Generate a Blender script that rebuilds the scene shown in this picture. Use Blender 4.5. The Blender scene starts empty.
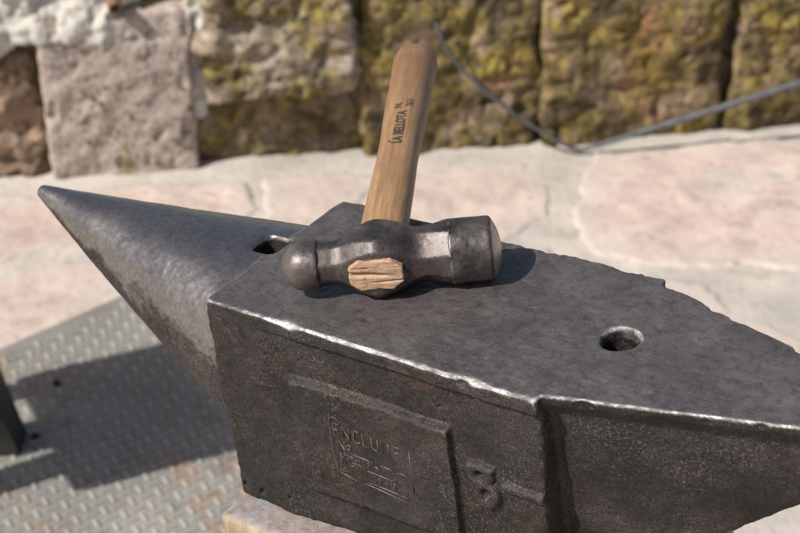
import bpy, bmesh, math, random
import numpy as np
from mathutils import Matrix, Vector
import openvdb as vdb

random.seed(7)
rng = np.random.default_rng(7)
scene = bpy.context.scene
COL = scene.collection
R = math.radians

# ------------------------------------------------------------------ frames
CAM = np.array([0., 0., 1.3])
PITCH = R(30)
RC = np.array([[1, 0, 0],
               [0, math.sin(PITCH), -math.cos(PITCH)],
               [0, math.cos(PITCH), math.sin(PITCH)]])
FOC = 1900.0                                   # focal length in 800-px units
_e, _r = R(30), R(8)                           # the anvil stands tilted 8 degrees
_n = np.array([-math.sin(_r) * math.cos(_e), math.cos(_r) * math.cos(_e), math.sin(_e)])
_p0 = np.array([(372 - 400) / FOC, -(285 - 266.5) / FOC, -1.0])
_q = np.array([(203 - 400) / FOC, -(299 - 266.5) / FOC, -1.0])
_O = _q * (_n @ _p0) / (_n @ _q)
_ex = np.array([math.cos(_r), math.sin(_r), 0]); _ey = np.cross(_n, _ex)
_a = R(-40.9)
_U = _ex * math.cos(_a) + _ey * math.sin(_a); _V = np.cross(_n, _U)
AO = RC @ _O + CAM; AU = RC @ _U; AV = RC @ _V; AN = RC @ _n
ANV = Matrix(((AU[0], AV[0], AN[0], AO[0]), (AU[1], AV[1], AN[1], AO[1]),
              (AU[2], AV[2], AN[2], AO[2]), (0, 0, 0, 1)))     # anvil frame: face corner, axes along / across / up


# ------------------------------------------------------------------ helpers
def sstep(x, a, b):
    t = np.clip((x - a) / (b - a), 0, 1)
    return t * t * (3 - 2 * t)


def vnoise(P, scale, seed=0):
    """value noise in -1..1 at points P (N,3)"""
    Q = np.asarray(P, dtype=np.float32) / scale + np.float32(seed * 17.31 + 500)
    I = np.floor(Q).astype(np.int64); F = (Q - I).astype(np.float32)
    F = F * F * (3 - 2 * F)
    out = np.zeros(len(Q), dtype=np.float32)
    for dx in (0, 1):
        wx = F[:, 0] if dx else 1 - F[:, 0]
        for dy in (0, 1):
            wy = F[:, 1] if dy else 1 - F[:, 1]
            for dz in (0, 1):
                wz = F[:, 2] if dz else 1 - F[:, 2]
                h = ((I[:, 0] + dx) * 374761393 + (I[:, 1] + dy) * 668265263 + (I[:, 2] + dz) * 2147483647 + seed * 974634) & 0xFFFFFFFF
                h = ((h ^ (h >> 13)) * 1274126177) & 0xFFFFFFFF
                h = (h ^ (h >> 16)) & 0xFFFF
                out += wx * wy * wz * (h.astype(np.float32) / 32767.5 - 1)
    return out


def fbm(P, scale, seed=0, octs=3, gain=.5):
    o = 0; a = 1
    for k in range(octs):
        o = o + a * vnoise(P, scale / 2 ** k, seed + k * 11)
        a *= gain
    return o


def link(o, parent=None):
    COL.objects.link(o)
    if parent is not None:
        o.parent = parent
    return o


def tag(o, label=None, cat=None, group=None, kind=None):
    if label: o['label'] = label
    if cat: o['category'] = cat
    if group: o['group'] = group
    if kind: o['kind'] = kind
    return o


def thing(name, label, cat, mat=None, group=None):
    o = bpy.data.objects.new(name, None); o.empty_display_size = .05
    if mat is not None: o.matrix_world = mat
    link(o)
    return tag(o, label, cat, group)


def mesh_obj(name, verts, faces, material, parent=None, smooth=True, normals=None, attrs=None):
    me = bpy.data.meshes.new(name)
    verts = np.asarray(verts, dtype=np.float32)
    if isinstance(faces, np.ndarray):
        nf, k = faces.shape
        me.vertices.add(len(verts)); me.vertices.foreach_set('co', verts.ravel())
        me.loops.add(nf * k); me.loops.foreach_set('vertex_index', faces.ravel().astype(np.int32))
        me.polygons.add(nf)
        me.polygons.foreach_set('loop_start', (np.arange(nf) * k).astype(np.int32))
        me.update(calc_edges=True)
    else:
        me.from_pydata([tuple(v) for v in verts], [], faces)
    me.polygons.foreach_set('use_smooth', [smooth] * len(me.polygons))
    if attrs:
        for an, arr in attrs.items():
            at = me.attributes.new(an, 'FLOAT', 'POINT')
            at.data.foreach_set('value', np.asarray(arr, dtype=np.float32))
    if normals is not None:
        me.normals_split_custom_set_from_vertices([tuple(v) for v in normals])
    me.validate(); me.update()
    if material: me.materials.append(material)
    o = bpy.data.objects.new(name, me)
    return link(o, parent)


def sdf_mesh(fn, lo, hi, vox):
    """iso-surface of fn(X,Y,Z) in mm; returns verts (mm), quads"""
    lo = np.array(lo, float); hi = np.array(hi, float)
    n = np.ceil((hi - lo) / vox).astype(int) + 1
    ys = (lo[1] + np.arange(n[1]) * vox).astype(np.float32)
    zs = (lo[2] + np.arange(n[2]) * vox).astype(np.float32)
    A = np.empty(n, dtype=np.float32)
    step = 48
    for i in range(0, n[0], step):
        xs = (lo[0] + np.arange(i, min(i + step, n[0])) * vox).astype(np.float32)
        X, Y, Z = np.meshgrid(xs, ys, zs, indexing='ij')
        A[i:i + len(xs)] = fn(X, Y, Z)
    np.clip(A, -4 * vox, 4 * vox, out=A)
    g = vdb.FloatGrid(4 * vox)
    g.copyFromArray(A, tolerance=0.0)
    pts, quads = g.convertToQuads(isovalue=0.0)
    return pts.astype(np.float64) * vox + lo, quads.astype(np.int64)


def vert_normals(V, Q):
    fn = np.cross(V[Q[:, 2]] - V[Q[:, 0]], V[Q[:, 3]] - V[Q[:, 1]])
    N = np.zeros_like(V)
    for k in range(4):
        np.add.at(N, Q[:, k], fn)
    return N / np.maximum(np.linalg.norm(N, axis=1, keepdims=True), 1e-9)


def blur_verts(V, Q, it):
    a = np.concatenate([Q[:, 0], Q[:, 1], Q[:, 2], Q[:, 3]]); b = np.concatenate([Q[:, 1], Q[:, 2], Q[:, 3], Q[:, 0]])
    src = np.concatenate([a, b]); dst = np.concatenate([b, a])
    cnt = np.bincount(src, minlength=len(V)).astype(float)
    W = V.copy()
    for _ in range(it):
        S = np.stack([np.bincount(src, weights=W[dst, k], minlength=len(V)) for k in range(W.shape[1])], 1)
        W = S / np.maximum(cnt, 1)[:, None]
    return W


def prep(V, Q, outward_ref=None):
    """orient outward; normals; convexity"""
    vol = np.einsum('ij,ij->i', V[Q[:, 0]], np.cross(V[Q[:, 1]], V[Q[:, 2]])).sum() + np.einsum('ij,ij->i', V[Q[:, 0]], np.cross(V[Q[:, 2]], V[Q[:, 3]])).sum()
    if vol < 0:
        Q = Q[:, ::-1].copy()
    N = vert_normals(V, Q)
    c = np.einsum('ij,ij->i', N, V - blur_verts(V, Q, 7))
    return Q, N, c


def split_parts(V, Q, N, masks, attrs):
    """cut a quad mesh into named pieces by face masks -> name: (V,Q,N,attrs)"""
    out = {}
    for nm, m in masks.items():
        q = Q[m]
        ids, inv = np.unique(q.ravel(), return_inverse=True)
        out[nm] = (V[ids], inv.reshape(q.shape), N[ids], {k: a[ids] for k, a in attrs.items()})
    return out


def smax(a, b, k):
    h = np.clip(.5 - .5 * (b - a) / k, 0, 1)
    return b * (1 - h) + a * h + k * h * (1 - h)


def smin(a, b, k):
    return -smax(-a, -b, k)


# ------------------------------------------------------------------ material helper
class NT:
    def __init__(self, name):
        self.m = bpy.data.materials.new(name); self.m.use_nodes = True
        self.t = self.m.node_tree; self.t.nodes.clear()
        self.out = self.t.nodes.new('ShaderNodeOutputMaterial')
        self.b = self.t.nodes.new('ShaderNodeBsdfPrincipled')
        self.t.links.new(self.b.outputs[0], self.out.inputs[0])

    def put(self, sock, val):
        if isinstance(val, (int, float)): sock.default_value = val
        elif isinstance(val, (tuple, list)):
            sock.default_value = tuple(val) + ((1,) if len(val) == 3 and sock.type == 'RGBA' else ())
        else: self.t.links.new(val, sock)

    def node(self, typ, **kw):
        n = self.t.nodes.new(typ)
        for k, v in kw.items(): setattr(n, k, v)
        return n

    def coord(self, which='Object', scale=(1, 1, 1), rot=(0, 0, 0)):
        tc = self.node('ShaderNodeTexCoord'); mp = self.node('ShaderNodeMapping')
        mp.inputs['Scale'].default_value = scale; mp.inputs['Rotation'].default_value = rot
        self.t.links.new(tc.outputs[which], mp.inputs[0])
        return mp.outputs[0]

    def noise(self, vec, scale, detail=4, rough=.55, dist=0):
        n = self.node('ShaderNodeTexNoise')
        self.put(n.inputs['Vector'], vec)
        n.inputs['Scale'].default_value = scale; n.inputs['Detail'].default_value = detail
        n.inputs['Roughness'].default_value = rough; n.inputs['Distortion'].default_value = dist
        return n.outputs['Fac']

    def voro(self, vec, scale, feature='F1', out='Distance'):
        n = self.node('ShaderNodeTexVoronoi', feature=feature)
        self.put(n.inputs['Vector'], vec); n.inputs['Scale'].default_value = scale
        return n.outputs[out]

    def ramp(self, fac, *stops):
        n = self.node('ShaderNodeValToRGB'); self.put(n.inputs[0], fac)
        el = n.color_ramp.elements
        while len(el) < len(stops): el.new(.5)
        for s, (p, c) in zip(el, stops):
            s.position = p
            s.color = (c, c, c, 1) if isinstance(c, (int, float)) else tuple(c) + (1,)
        return n.outputs[0]

    def mix(self, fac, a, b, typ='MIX'):
        n = self.node('ShaderNodeMix', data_type='RGBA', blend_type=typ)
        self.put(n.inputs[0], fac); self.put(n.inputs[6], a); self.put(n.inputs[7], b)
        return n.outputs[2]

    def mth(self, op, a, b=0.0, clamp=False):
        n = self.node('ShaderNodeMath', operation=op, use_clamp=clamp)
        self.put(n.inputs[0], a); self.put(n.inputs[1], b)
        return n.outputs[0]

    def attr(self, name):
        n = self.node('ShaderNodeAttribute', attribute_name=name)
        return n.outputs['Fac']

    def bump(self, h, strength=.3, dist=.001, normal=None):
        n = self.node('ShaderNodeBump')
        n.inputs['Strength'].default_value = strength; n.inputs['Distance'].default_value = dist
        self.put(n.inputs['Height'], h)
        if normal is not None: self.put(n.inputs['Normal'], normal)
        return n.outputs[0]

    def fin(self, col, rough=.8, metal=0.0, normal=None, spec=.5):
        self.put(self.b.inputs['Base Color'], col); self.put(self.b.inputs['Roughness'], rough)
        self.put(self.b.inputs['Metallic'], metal)
        self.put(self.b.inputs['Specular IOR Level'], spec)
        if normal is not None: self.put(self.b.inputs['Normal'], normal)
        return self.m


# ------------------------------------------------------------------ materials
def iron_material():
    m = NT('anvil_iron')
    v = m.coord('Object')
    top, wear, horn = m.attr('top'), m.attr('wear'), m.attr('polish')
    n1 = m.noise(v, 28, 6, .65); n2 = m.noise(v, 170, 5, .7); n3 = m.noise(v, 800, 3, .65); n4 = m.noise(v, 10, 3, .5)
    # cast flanks: dark brown skin with rusty clouds, pale grey flecks and dark pits
    side = m.ramp(n1, (.3, (.016, .0132, .0122)), (.5, (.032, .0265, .0245)), (.72, (.060, .049, .045)))
    side = m.mix(m.mth('MULTIPLY', m.ramp(n3, (.42, 1), (.52, 0)), .65), side, (.008, .007, .0065))
    rust = m.mth('MULTIPLY', m.ramp(n2, (.50, 0), (.66, 1)), m.ramp(n4, (.47, 0), (.66, 1)))
    side = m.mix(m.mth('MULTIPLY', rust, .42), side, (.13, .065, .034))
    rs = m.ramp(m.noise(m.coord('Object', (14, 40, 150), (0, R(14), 0)), 1.0, 5, .7), (.66, 0), (.72, 1))
    side = m.mix(m.mth('MULTIPLY', rs, .30), side, (.20, .095, .04))
    spk = m.ramp(m.noise(v, 760, 2, .8), (.55, 0), (.66, 1))
    spk = m.mth('MULTIPLY', spk, m.ramp(m.noise(v, 22, 4, .6), (.42, .03), (.62, 1)))
    side = m.mix(m.mth('MULTIPLY', spk, .5), side, (.21, .185, .172))
    # worn face: dark steel, mottled with stains, faint bruises and rubbed streaks
    topc = m.ramp(n1, (.28, (.092, .080, .078)), (.48, (.122, .107, .104)), (.7, (.158, .140, .136)))
    topc = m.mix(m.mth('MULTIPLY', m.ramp(n2, (.48, 0), (.62, 1)), .55), topc, (.050, .040, .037))
    topc = m.mix(m.mth('MULTIPLY', m.ramp(m.noise(v, 36, 5, .7, .6), (.54, 0), (.66, 1)), .45), topc, (.045, .044, .050))
    topc = m.mix(m.mth('MULTIPLY', m.ramp(n3, (.55, 0), (.68, 1)), .5), topc, (.24, .222, .212))
    vs = m.coord('Object', (18, 160, 60), (0, 0, R(12)))
    streak = m.ramp(m.noise(vs, 6, 4, .65), (.54, 0), (.74, 1))
    topc = m.mix(m.mth('MULTIPLY', streak, .45), topc, (.22, .205, .20))
    bld = m.ramp(m.noise(v, 14, 4, .6, .8), (.50, 0), (.66, 1))
    topc = m.mix(m.mth('MULTIPLY', bld, .14), topc, (.19, .178, .178))
    rb = m.mth('MULTIPLY', m.ramp(n2, (.48, 0), (.62, 1)), m.ramp(m.noise(v, 12, 3, .5), (.56, 0), (.68, 1)))
    topc = m.mix(m.mth('MULTIPLY', rb, .4), topc, (.10, .058, .036))
    hn = m.noise(v, 380, 5, .75)
    pol = m.ramp(hn, (.32, (.20, .178, .166)), (.68, (.34, .308, .29)))
    hl = m.ramp(m.noise(m.coord('Object', (12, 420, 420)), 1.0, 4, .65), (.50, 0), (.66, 1))
    pol = m.mix(m.mth('MULTIPLY', hl, .13), pol, (.40, .37, .36))
    pol = m.mix(m.mth('MULTIPLY', m.ramp(n2, (.52, 0), (.7, 1)), .4), pol, (.085, .074, .070))
    sc1 = m.ramp(m.noise(m.coord('Object', (25, 700, 200), (0, 0, R(14))), 1.0, 2, .5), (.60, 0), (.66, 1))
    sc2 = m.ramp(m.noise(m.coord('Object', (800, 40, 200), (0, 0, R(-25))), 1.0, 2, .5), (.63, 0), (.68, 1))
    sc3 = m.ramp(m.noise(m.coord('Object', (30, 500, 200), (0, 0, R(52))), 1.0, 2, .5), (.64, 0), (.69, 1))
    scr = m.mth('MAXIMUM', m.mth('MAXIMUM', sc1, sc2), sc3)
    scr = m.mth('MULTIPLY', scr, m.ramp(m.noise(v, 17, 4, .6), (.48, 0), (.62, 1)))
    topc = m.mix(m.mth('MULTIPLY', scr, .13), topc, (.30, .285, .28))
    scale_ = m.ramp(m.noise(m.coord('Object', (85, 100, 80), (0, 0, R(30))), 1.0, 7, .74, .15), (.44, 0), (.56, 1))
    scale_m = m.mth('MULTIPLY', scale_, m.ramp(m.noise(v, 8, 3, .5), (.40, .25), (.58, 1)))
    topc = m.mix(m.mth('MULTIPLY', scale_m, .38), topc, (.060, .050, .048))
    col = m.mix(top, side, topc)
    col = m.mix(horn, col, pol)
    w = m.mth('MULTIPLY', wear, m.ramp(n2, (.3, .5), (.55, 1)), True)
    col = m.mix(w, col, (.52, .50, .48))
    tp = m.mth('MAXIMUM', top, horn)
    metal = m.mth('ADD', m.mth('MULTIPLY', top, .25), .25)
    metal = m.mth('ADD', metal, m.mth('MULTIPLY', horn, .68))
    metal = m.mth('MAXIMUM', metal, m.mth('MULTIPLY', w, .9))
    ro = m.mth('SUBTRACT', .58, m.mth('MULTIPLY', top, .15))
    ro = m.mth('SUBTRACT', ro, m.mth('MULTIPLY', horn, .25))
    ro = m.mth('SUBTRACT', ro, m.mth('MULTIPLY', w, .15))
    ro = m.mth('ADD', ro, m.mth('MULTIPLY', m.mth('SUBTRACT', n1, .5), .45))
    h = m.mth('ADD', m.mth('MULTIPLY', n2, .6), m.mth('MULTIPLY', n3, .3))
    h = m.mth('ADD', h, m.mth('MULTIPLY', n1, 1.2))
    h = m.mth('SUBTRACT', h, m.mth('MULTIPLY', scr, .12))
    h = m.mth('SUBTRACT', h, m.mth('MULTIPLY', m.mth('MULTIPLY', scale_m, top), .55))
    bs = m.node('ShaderNodeBump'); m.put(bs.inputs['Height'], h); bs.inputs['Distance'].default_value = .0014
    st = m.mth('SUBTRACT', .9, m.mth('MULTIPLY', top, .42))
    m.put(bs.inputs['Strength'], m.mth('SUBTRACT', st, m.mth('MULTIPLY', horn, .82)))
    return m.fin(col, ro, metal, bs.outputs[0], m.mth('ADD', .30, m.mth('MULTIPLY', tp, .2)))


def hammer_iron():
    m = NT('hammer_steel')
    v = m.coord('Object')
    wear = m.attr('wear'); face = m.attr('polish')
    n1 = m.noise(v, 70, 5, .65); n2 = m.noise(v, 420, 4, .7); n4 = m.noise(v, 25, 3, .5)
    col = m.ramp(n1, (.3, (.040, .036, .036)), (.5, (.080, .071, .068)), (.72, (.15, .132, .122)))
    col = m.mix(m.mth('MULTIPLY', m.ramp(n2, (.5, 0), (.66, 1)), m.ramp(n4, (.4, .1), (.65, .75))), col, (.10, .058, .034))
    col = m.mix(m.mth('MULTIPLY', m.ramp(n2, (.36, 1), (.44, 0)), .6), col, (.022, .019, .018))
    col = m.mix(m.mth('MULTIPLY', face, .85), col, (.50, .42, .37))
    w = m.mth('MULTIPLY', wear, m.ramp(n2, (.35, .3), (.6, 1)), True)
    col = m.mix(w, col, (.58, .52, .46))
    ro = m.mth('ADD', .48, m.mth('MULTIPLY', m.mth('SUBTRACT', n1, .5), .6))
    ro = m.mth('SUBTRACT', ro, m.mth('MULTIPLY', face, .08))
    return m.fin(col, ro, .68, m.bump(m.mth('ADD', m.mth('MULTIPLY', n2, .4), n1), .28, .0014))


def handle_wood():
    m = NT('ash_wood')
    v = m.coord('Object', (14, 240, 240))
    v2 = m.coord('Object')
    tc = m.node('ShaderNodeTexCoord'); sx = m.node('ShaderNodeSeparateXYZ'); m.t.links.new(tc.outputs['Object'], sx.inputs[0])
    g = m.noise(v, 1.4, 5, .6, .4)
    col = m.ramp(g, (.3, (.185, .102, .044)), (.5, (.27, .158, .072)), (.7, (.36, .225, .112)))
    dirt = m.noise(v2, 45, 5, .65)
    far = m.mth('ADD', m.mth('MULTIPLY', sx.outputs[0], 4.6), m.mth('SUBTRACT', m.mth('MULTIPLY', dirt, .9), .74), True)
    col = m.mix(m.mth('MULTIPLY', far, .75), col, (.135, .066, .034))
    bl = m.ramp(m.noise(m.coord('Object', (25, 70, 70)), 1.5, 4, .6), (.5, 0), (.72, 1))
    col = m.mix(m.mth('MULTIPLY', bl, .4), col, (.13, .075, .04))
    sp = m.ramp(m.noise(v2, 330, 3, .7), (.63, 0), (.72, 1))
    col = m.mix(m.mth('MULTIPLY', sp, .4), col, (.09, .05, .03))
    return m.fin(col, m.mth('ADD', .42, m.mth('MULTIPLY', dirt, .2)), 0, m.bump(g, .25, .0006))


def end_grain():
    m = NT('split_end_grain')
    v = m.coord('Object', (1, 1, 1))
    n = m.noise(v, 260, 5, .7); n2 = m.noise(m.coord('Object', (60, 60, 700)), 1, 4, .6)
    col = m.ramp(n2, (.3, (.25, .145, .085)), (.5, (.38, .24, .15)), (.75, (.50, .345, .23)))
    col = m.mix(m.mth('MULTIPLY', m.ramp(n, (.55, 0), (.7, 1)), .5), col, (.12, .06, .03))
    return m.fin(col, .75, 0, m.bump(n, .5, .001))


def block_wood():
    m = NT('weathered_timber')
    v = m.coord('Object'); g = m.noise(m.coord('Object', (95, 95, 9)), 1.6, 6, .65, .3)
    tc = m.node('ShaderNodeTexCoord'); sx = m.node('ShaderNodeSeparateXYZ'); m.t.links.new(tc.outputs['Normal'], sx.inputs[0])
    up = m.ramp(sx.outputs[2], (.6, 0), (.85, 1))
    front = m.ramp(g, (.3, (.20, .15, .095)), (.6, (.34, .265, .18)), (.8, (.45, .37, .27)))
    topc = m.ramp(g, (.3, (.15, .122, .11)), (.6, (.25, .21, .19)), (.8, (.36, .315, .285)))
    col = m.mix(up, front, topc)
    pm = m.mth('MULTIPLY', m.ramp(m.noise(v, 210, 4, .65), (.53, 0), (.57, 1)), m.ramp(m.noise(v, 30, 3, .5), (.52, 0), (.58, 1)))
    pm = m.mth('MULTIPLY', pm, up)
    col = m.mix(m.mth('MULTIPLY', pm, .85), col, (.15, .25, .37))
    dk = m.ramp(m.noise(v, 140, 3, .6), (.66, 0), (.74, 1))
    col = m.mix(m.mth('MULTIPLY', dk, .7), col, (.05, .04, .035))
    return m.fin(col, .8, 0, m.bump(g, .5, .003))


def stone_material(name, base, base2, lichen=0.5, yellow=.3, moss=.3, pits=.6, red=0.0, dark=.5):
    m = NT(name)
    v = m.coord('Object')
    n1 = m.noise(v, 12, 6, .65); n2 = m.noise(v, 60, 5, .65); n3 = m.noise(v, 7, 3, .5); n4 = m.noise(v, 11, 7, .78, .5)
    col = m.mix(m.ramp(n1, (.35, 0), (.65, 1)), base, base2)
    col = m.mix(m.mth('MULTIPLY', m.ramp(n2, (.5, 0), (.75, 1)), .45), col, tuple(c * .6 for c in base))
    if red:
        col = m.mix(m.mth('MULTIPLY', m.ramp(m.noise(v, 9, 3), (.55, 0), (.68, 1)), red), col, (.42, .17, .09))
    if lichen:
        lm = m.mth('MULTIPLY', m.ramp(n4, (.62 - .3 * lichen, 0), (.72 - .25 * lichen, 1)), m.ramp(n3, (.5 - .35 * lichen, 0), (.6 - .2 * lichen, 1)))
        col = m.mix(m.mth('MULTIPLY', lm, .9), col, m.mix(m.ramp(n2, (.4, 0), (.62, 1)), (.085, .061, .015), (.30, .23, .042)))
        ym = m.ramp(m.noise(v, 34, 5, .75), (.66 - .16 * yellow, 0), (.74 - .14 * yellow, 1))
        ym = m.mth('MULTIPLY', ym, m.ramp(m.noise(v, 6.5, 2), (.58 - .25 * yellow, 0), (.68 - .2 * yellow, 1)))
        col = m.mix(m.mth('MULTIPLY', ym, .85), col, (.52, .41, .07))
        mm = m.ramp(m.noise(v, 16, 4, .6), (.64 - .2 * moss, 0), (.76 - .2 * moss, 1))
        col = m.mix(m.mth('MULTIPLY', mm, .8 * moss + .1), col, (.075, .058, .022))
    gr = m.ramp(m.noise(v, 130, 4, .75), (.40, 1), (.50, 0))
    col = m.mix(m.mth('MULTIPLY', gr, .55), col, (.10, .078, .055))
    dn = m.ramp(m.noise(v, 9, 6, .75), (.40, 1), (.52, 0))
    col = m.mix(m.mth('MULTIPLY', dn, dark), col, (.055, .042, .025))
    pit = m.ramp(m.noise(v, 62, 3, .6), (.60, 0), (.66, 1))
    col = m.mix(m.mth('MULTIPLY', pit, pits), col, (.07, .052, .038))
    h = m.mth('SUBTRACT', m.mth('ADD', n1, m.mth('MULTIPLY', n2, .5)), m.mth('MULTIPLY', pit, .6))
    return m.fin(col, .92, 0, m.bump(h, .7, .006), .2)


def slab_material():
    m = NT('pink_sandstone')
    v = m.coord('Object'); tone = m.attr('tone')
    n1 = m.noise(v, 7, 5, .6); n2 = m.noise(v, 50, 5, .65)
    col = m.ramp(n1, (.3, (.42, .325, .285)), (.5, (.52, .415, .365)), (.75, (.60, .50, .445)))
    col = m.mix(m.mth('MULTIPLY', tone, .7), col, (.47, .40, .345))
    col = m.mix(m.mth('MULTIPLY', m.ramp(n2, (.56, 0), (.7, 1)), .5), col, (.34, .25, .22))
    pale = m.ramp(m.noise(v, 18, 5, .65), (.55, 0), (.7, 1))
    col = m.mix(m.mth('MULTIPLY', pale, .4), col, (.58, .51, .45))
    mot = m.ramp(m.noise(v, 11, 6, .7, .4), (.38, 1), (.50, 0))
    col = m.mix(m.mth('MULTIPLY', mot, .45), col, (.29, .215, .18))
    gry = m.ramp(m.noise(v, 4.5, 4, .6), (.55, 0), (.66, 1))
    col = m.mix(m.mth('MULTIPLY', gry, .5), col, (.40, .365, .325))
    rmf = m.ramp(m.mth('ADD', m.attr('rim'), m.mth('MULTIPLY', m.noise(v, 16, 6, .75), 1.4)), (.98, 0), (1.35, 1))
    col = m.mix(m.mth('MULTIPLY', rmf, .55), col, (.48, .425, .375))
    pit = m.ramp(m.noise(v, 95, 3, .6), (.64, 0), (.70, 1))
    col = m.mix(m.mth('MULTIPLY', pit, .75), col, (.17, .12, .10))
    return m.fin(col, .9, 0, m.bump(n2, .5, .004), .2)


def mortar_material(name='lime_mortar', tint=(.48, .435, .385)):
    m = NT(name)
    v = m.coord('Object')
    n1 = m.noise(v, 9, 5, .6); n2 = m.noise(v, 70, 5, .7)
    t = tint
    col = m.ramp(n1, (.3, tuple(c * .74 for c in t)), (.55, t), (.75, tuple(min(.7, c * 1.2) for c in t)))
    col = m.mix(m.mth('MULTIPLY', m.ramp(n2, (.55, 0), (.72, 1)), .5), col, tuple(c * .55 for c in t))
    col = m.mix(m.mth('MULTIPLY', m.ramp(m.noise(v, 14, 4), (.56, 0), (.68, 1)), .45), col, (.34, .30, .20))
    return m.fin(col, .95, 0, m.bump(m.mth('ADD', n1, n2), .6, .006), .2)


def plate_material():
    m = NT('checker_plate_steel')
    v = m.coord('Object'); lug = m.attr('lug')
    n1 = m.noise(v, 6, 5, .6); n2 = m.noise(v, 40, 5, .65)
    col = m.ramp(n1, (.3, (.20, .196, .182)), (.55, (.285, .277, .25)), (.75, (.37, .355, .32)))
    col = m.mix(m.mth('MULTIPLY', lug, .5), col, (.46, .43, .38))
    rm = m.mth('MULTIPLY', m.ramp(n2, (.5, 0), (.66, 1)), m.ramp(m.noise(v, 7, 3), (.40, 0), (.56, 1)))
    col = m.mix(m.mth('MULTIPLY', rm, .6), col, (.33, .165, .07))
    dk = m.ramp(m.noise(v, 26, 4), (.58, 0), (.72, 1))
    col = m.mix(m.mth('MULTIPLY', dk, .5), col, (.12, .115, .11))
    return m.fin(col, .6, .25, m.bump(n2, .3, .002), .4)


def simple(name, c1, c2, scale, rough=.6, metal=0.0, bump=.2, bd=.001):
    m = NT(name); v = m.coord('Object'); n = m.noise(v, scale, 5, .6)
    return m.fin(m.mix(m.ramp(n, (.35, 0), (.65, 1)), c1, c2), rough, metal, m.bump(n, bump, bd))


M = {}
M['iron'] = iron_material(); M['hammer'] = hammer_iron(); M['wood'] = handle_wood(); M['endgrain'] = end_grain()
M['block'] = block_wood(); M['slab'] = slab_material(); M['mortar'] = mortar_material(); M['plate'] = plate_material()
M['white_mortar'] = mortar_material('white_lime_mortar', (.56, .53, .47))
M['ink'] = simple('black_ink', (.030, .024, .022), (.075, .055, .045), 900, .7)
M['etch'] = simple('rubbed_relief_iron', (.045, .038, .034), (.13, .112, .10), 260, .55, .35)
M['rod'] = simple('dull_steel_rod', (.10, .105, .11), (.17, .175, .18), 60, .42, .6)
M['dark'] = simple('dark_painted_steel', (.022, .022, .020), (.045, .042, .038), 40, .5, .2)
M['rusty'] = simple('rusty_pipe', (.16, .085, .05), (.26, .16, .10), 60, .85, .1, .5, .003)
M['st_pink'] = stone_material('pitted_pink_stone', (.41, .335, .285), (.50, .425, .37), .25, .25, .05, .8, 0, .15)
M['st_brown'] = stone_material('eroded_brown_stone', (.30, .20, .135), (.38, .28, .20), .1, .05, .2, .6, 0, .6)
M['st_mixed'] = stone_material('lichened_stone', (.35, .285, .23), (.44, .37, .305), .68, .62, .4, .7, 0, .6)
M['st_dim'] = stone_material('mossy_stone', (.27, .20, .15), (.34, .265, .20), .70, .15, .6, .7, 0, .85)
M['st_olive'] = stone_material('olive_lichen_stone', (.29, .205, .14), (.37, .275, .195), .80, .48, .5, .7, .8, .8)

# ------------------------------------------------------------------ world, sun, camera
SUN_EL, SUN_AZ = 44.8, 31.5            # elevation; direction the light travels, from +x
world = bpy.data.worlds.new('World'); scene.world = world; world.use_nodes = True
nt = world.node_tree; nt.nodes.clear()
sky = nt.nodes.new('ShaderNodeTexSky'); sky.sky_type = 'NISHITA'; sky.sun_disc = False
sky.sun_elevation = R(SUN_EL); sky.air_density = .8; sky.dust_density = 2.6; sky.ozone_density = 0.0
sdir = Vector((-math.cos(R(SUN_AZ)), -math.sin(R(SUN_AZ)), 0))         # towards the sun
sky.sun_rotation = math.atan2(sdir.x, sdir.y)
bg = nt.nodes.new('ShaderNodeBackground'); bg.inputs[1].default_value = .078
wo = nt.nodes.new('ShaderNodeOutputWorld')
nt.links.new(sky.outputs[0], bg.inputs[0]); nt.links.new(bg.outputs[0], wo.inputs[0])
sl = bpy.data.lights.new('sun', 'SUN'); sl.energy = 4.5; sl.angle = R(.55); sl.color = (1, .965, .92)
so = bpy.data.objects.new('sun', sl); link(so)
trav = Vector((math.cos(R(SUN_EL)) * math.cos(R(SUN_AZ)), math.cos(R(SUN_EL)) * math.sin(R(SUN_AZ)), -math.sin(R(SUN_EL))))
so.rotation_euler = trav.to_track_quat('-Z', 'Y').to_euler(); so.location = (-3, -2, 5)

cd = bpy.data.cameras.new('camera'); co = bpy.data.objects.new('camera', cd); link(co)
co.location = tuple(CAM); co.rotation_euler = (R(60), 0, 0)
cd.sensor_width = 36; cd.lens = FOC / 800 * 36; cd.clip_start = .02; cd.clip_end = 400
cd.dof.use_dof = True; cd.dof.focus_distance = .965; cd.dof.aperture_fstop = 17.5
scene.camera = co
scene.view_settings.view_transform = 'Standard'; scene.view_settings.look = 'None'
scene.view_settings.exposure = 0.35; scene.view_settings.gamma = 1
scene.view_settings.use_curve_mapping = False
scene.cycles.use_denoising = True

# ------------------------------------------------------------------ anvil
crng = random.Random(3)
chips = []
for u in (229, 252, 259, 288, 313):
    vf = 6.4 + .264 * (u - 212.7)
    chips.append((u, vf - crng.uniform(1.6, 3.0), -crng.uniform(1, 4.5), crng.uniform(2.2, 4.6)))
chips.append((233, 7.0, -5.5, 7.0))
for u in (61, 117, 138, 169):
    chips.append((u, -crng.uniform(1.6, 2.8), crng.uniform(-2.5, 1.5), crng.uniform(2.4, 4)))
for u in (62, 74, 95, 113, 131, 150, 168, 182, 203):
    chips.append((u + crng.uniform(-6, 6), 122.6 + crng.uniform(1.4, 2.8), crng.uniform(-1, 1.5), crng.uniform(2.0, 4.2)))
for u in (222, 238, 251, 266, 279, 290, 306):
    vb = 118.5 - .285 * (u - 213)
    chips.append((u + crng.uniform(-5, 5), vb + crng.uniform(2.2, 3.4), crng.uniform(-1, 1.5), crng.uniform(2.0, 4.2)))
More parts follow.
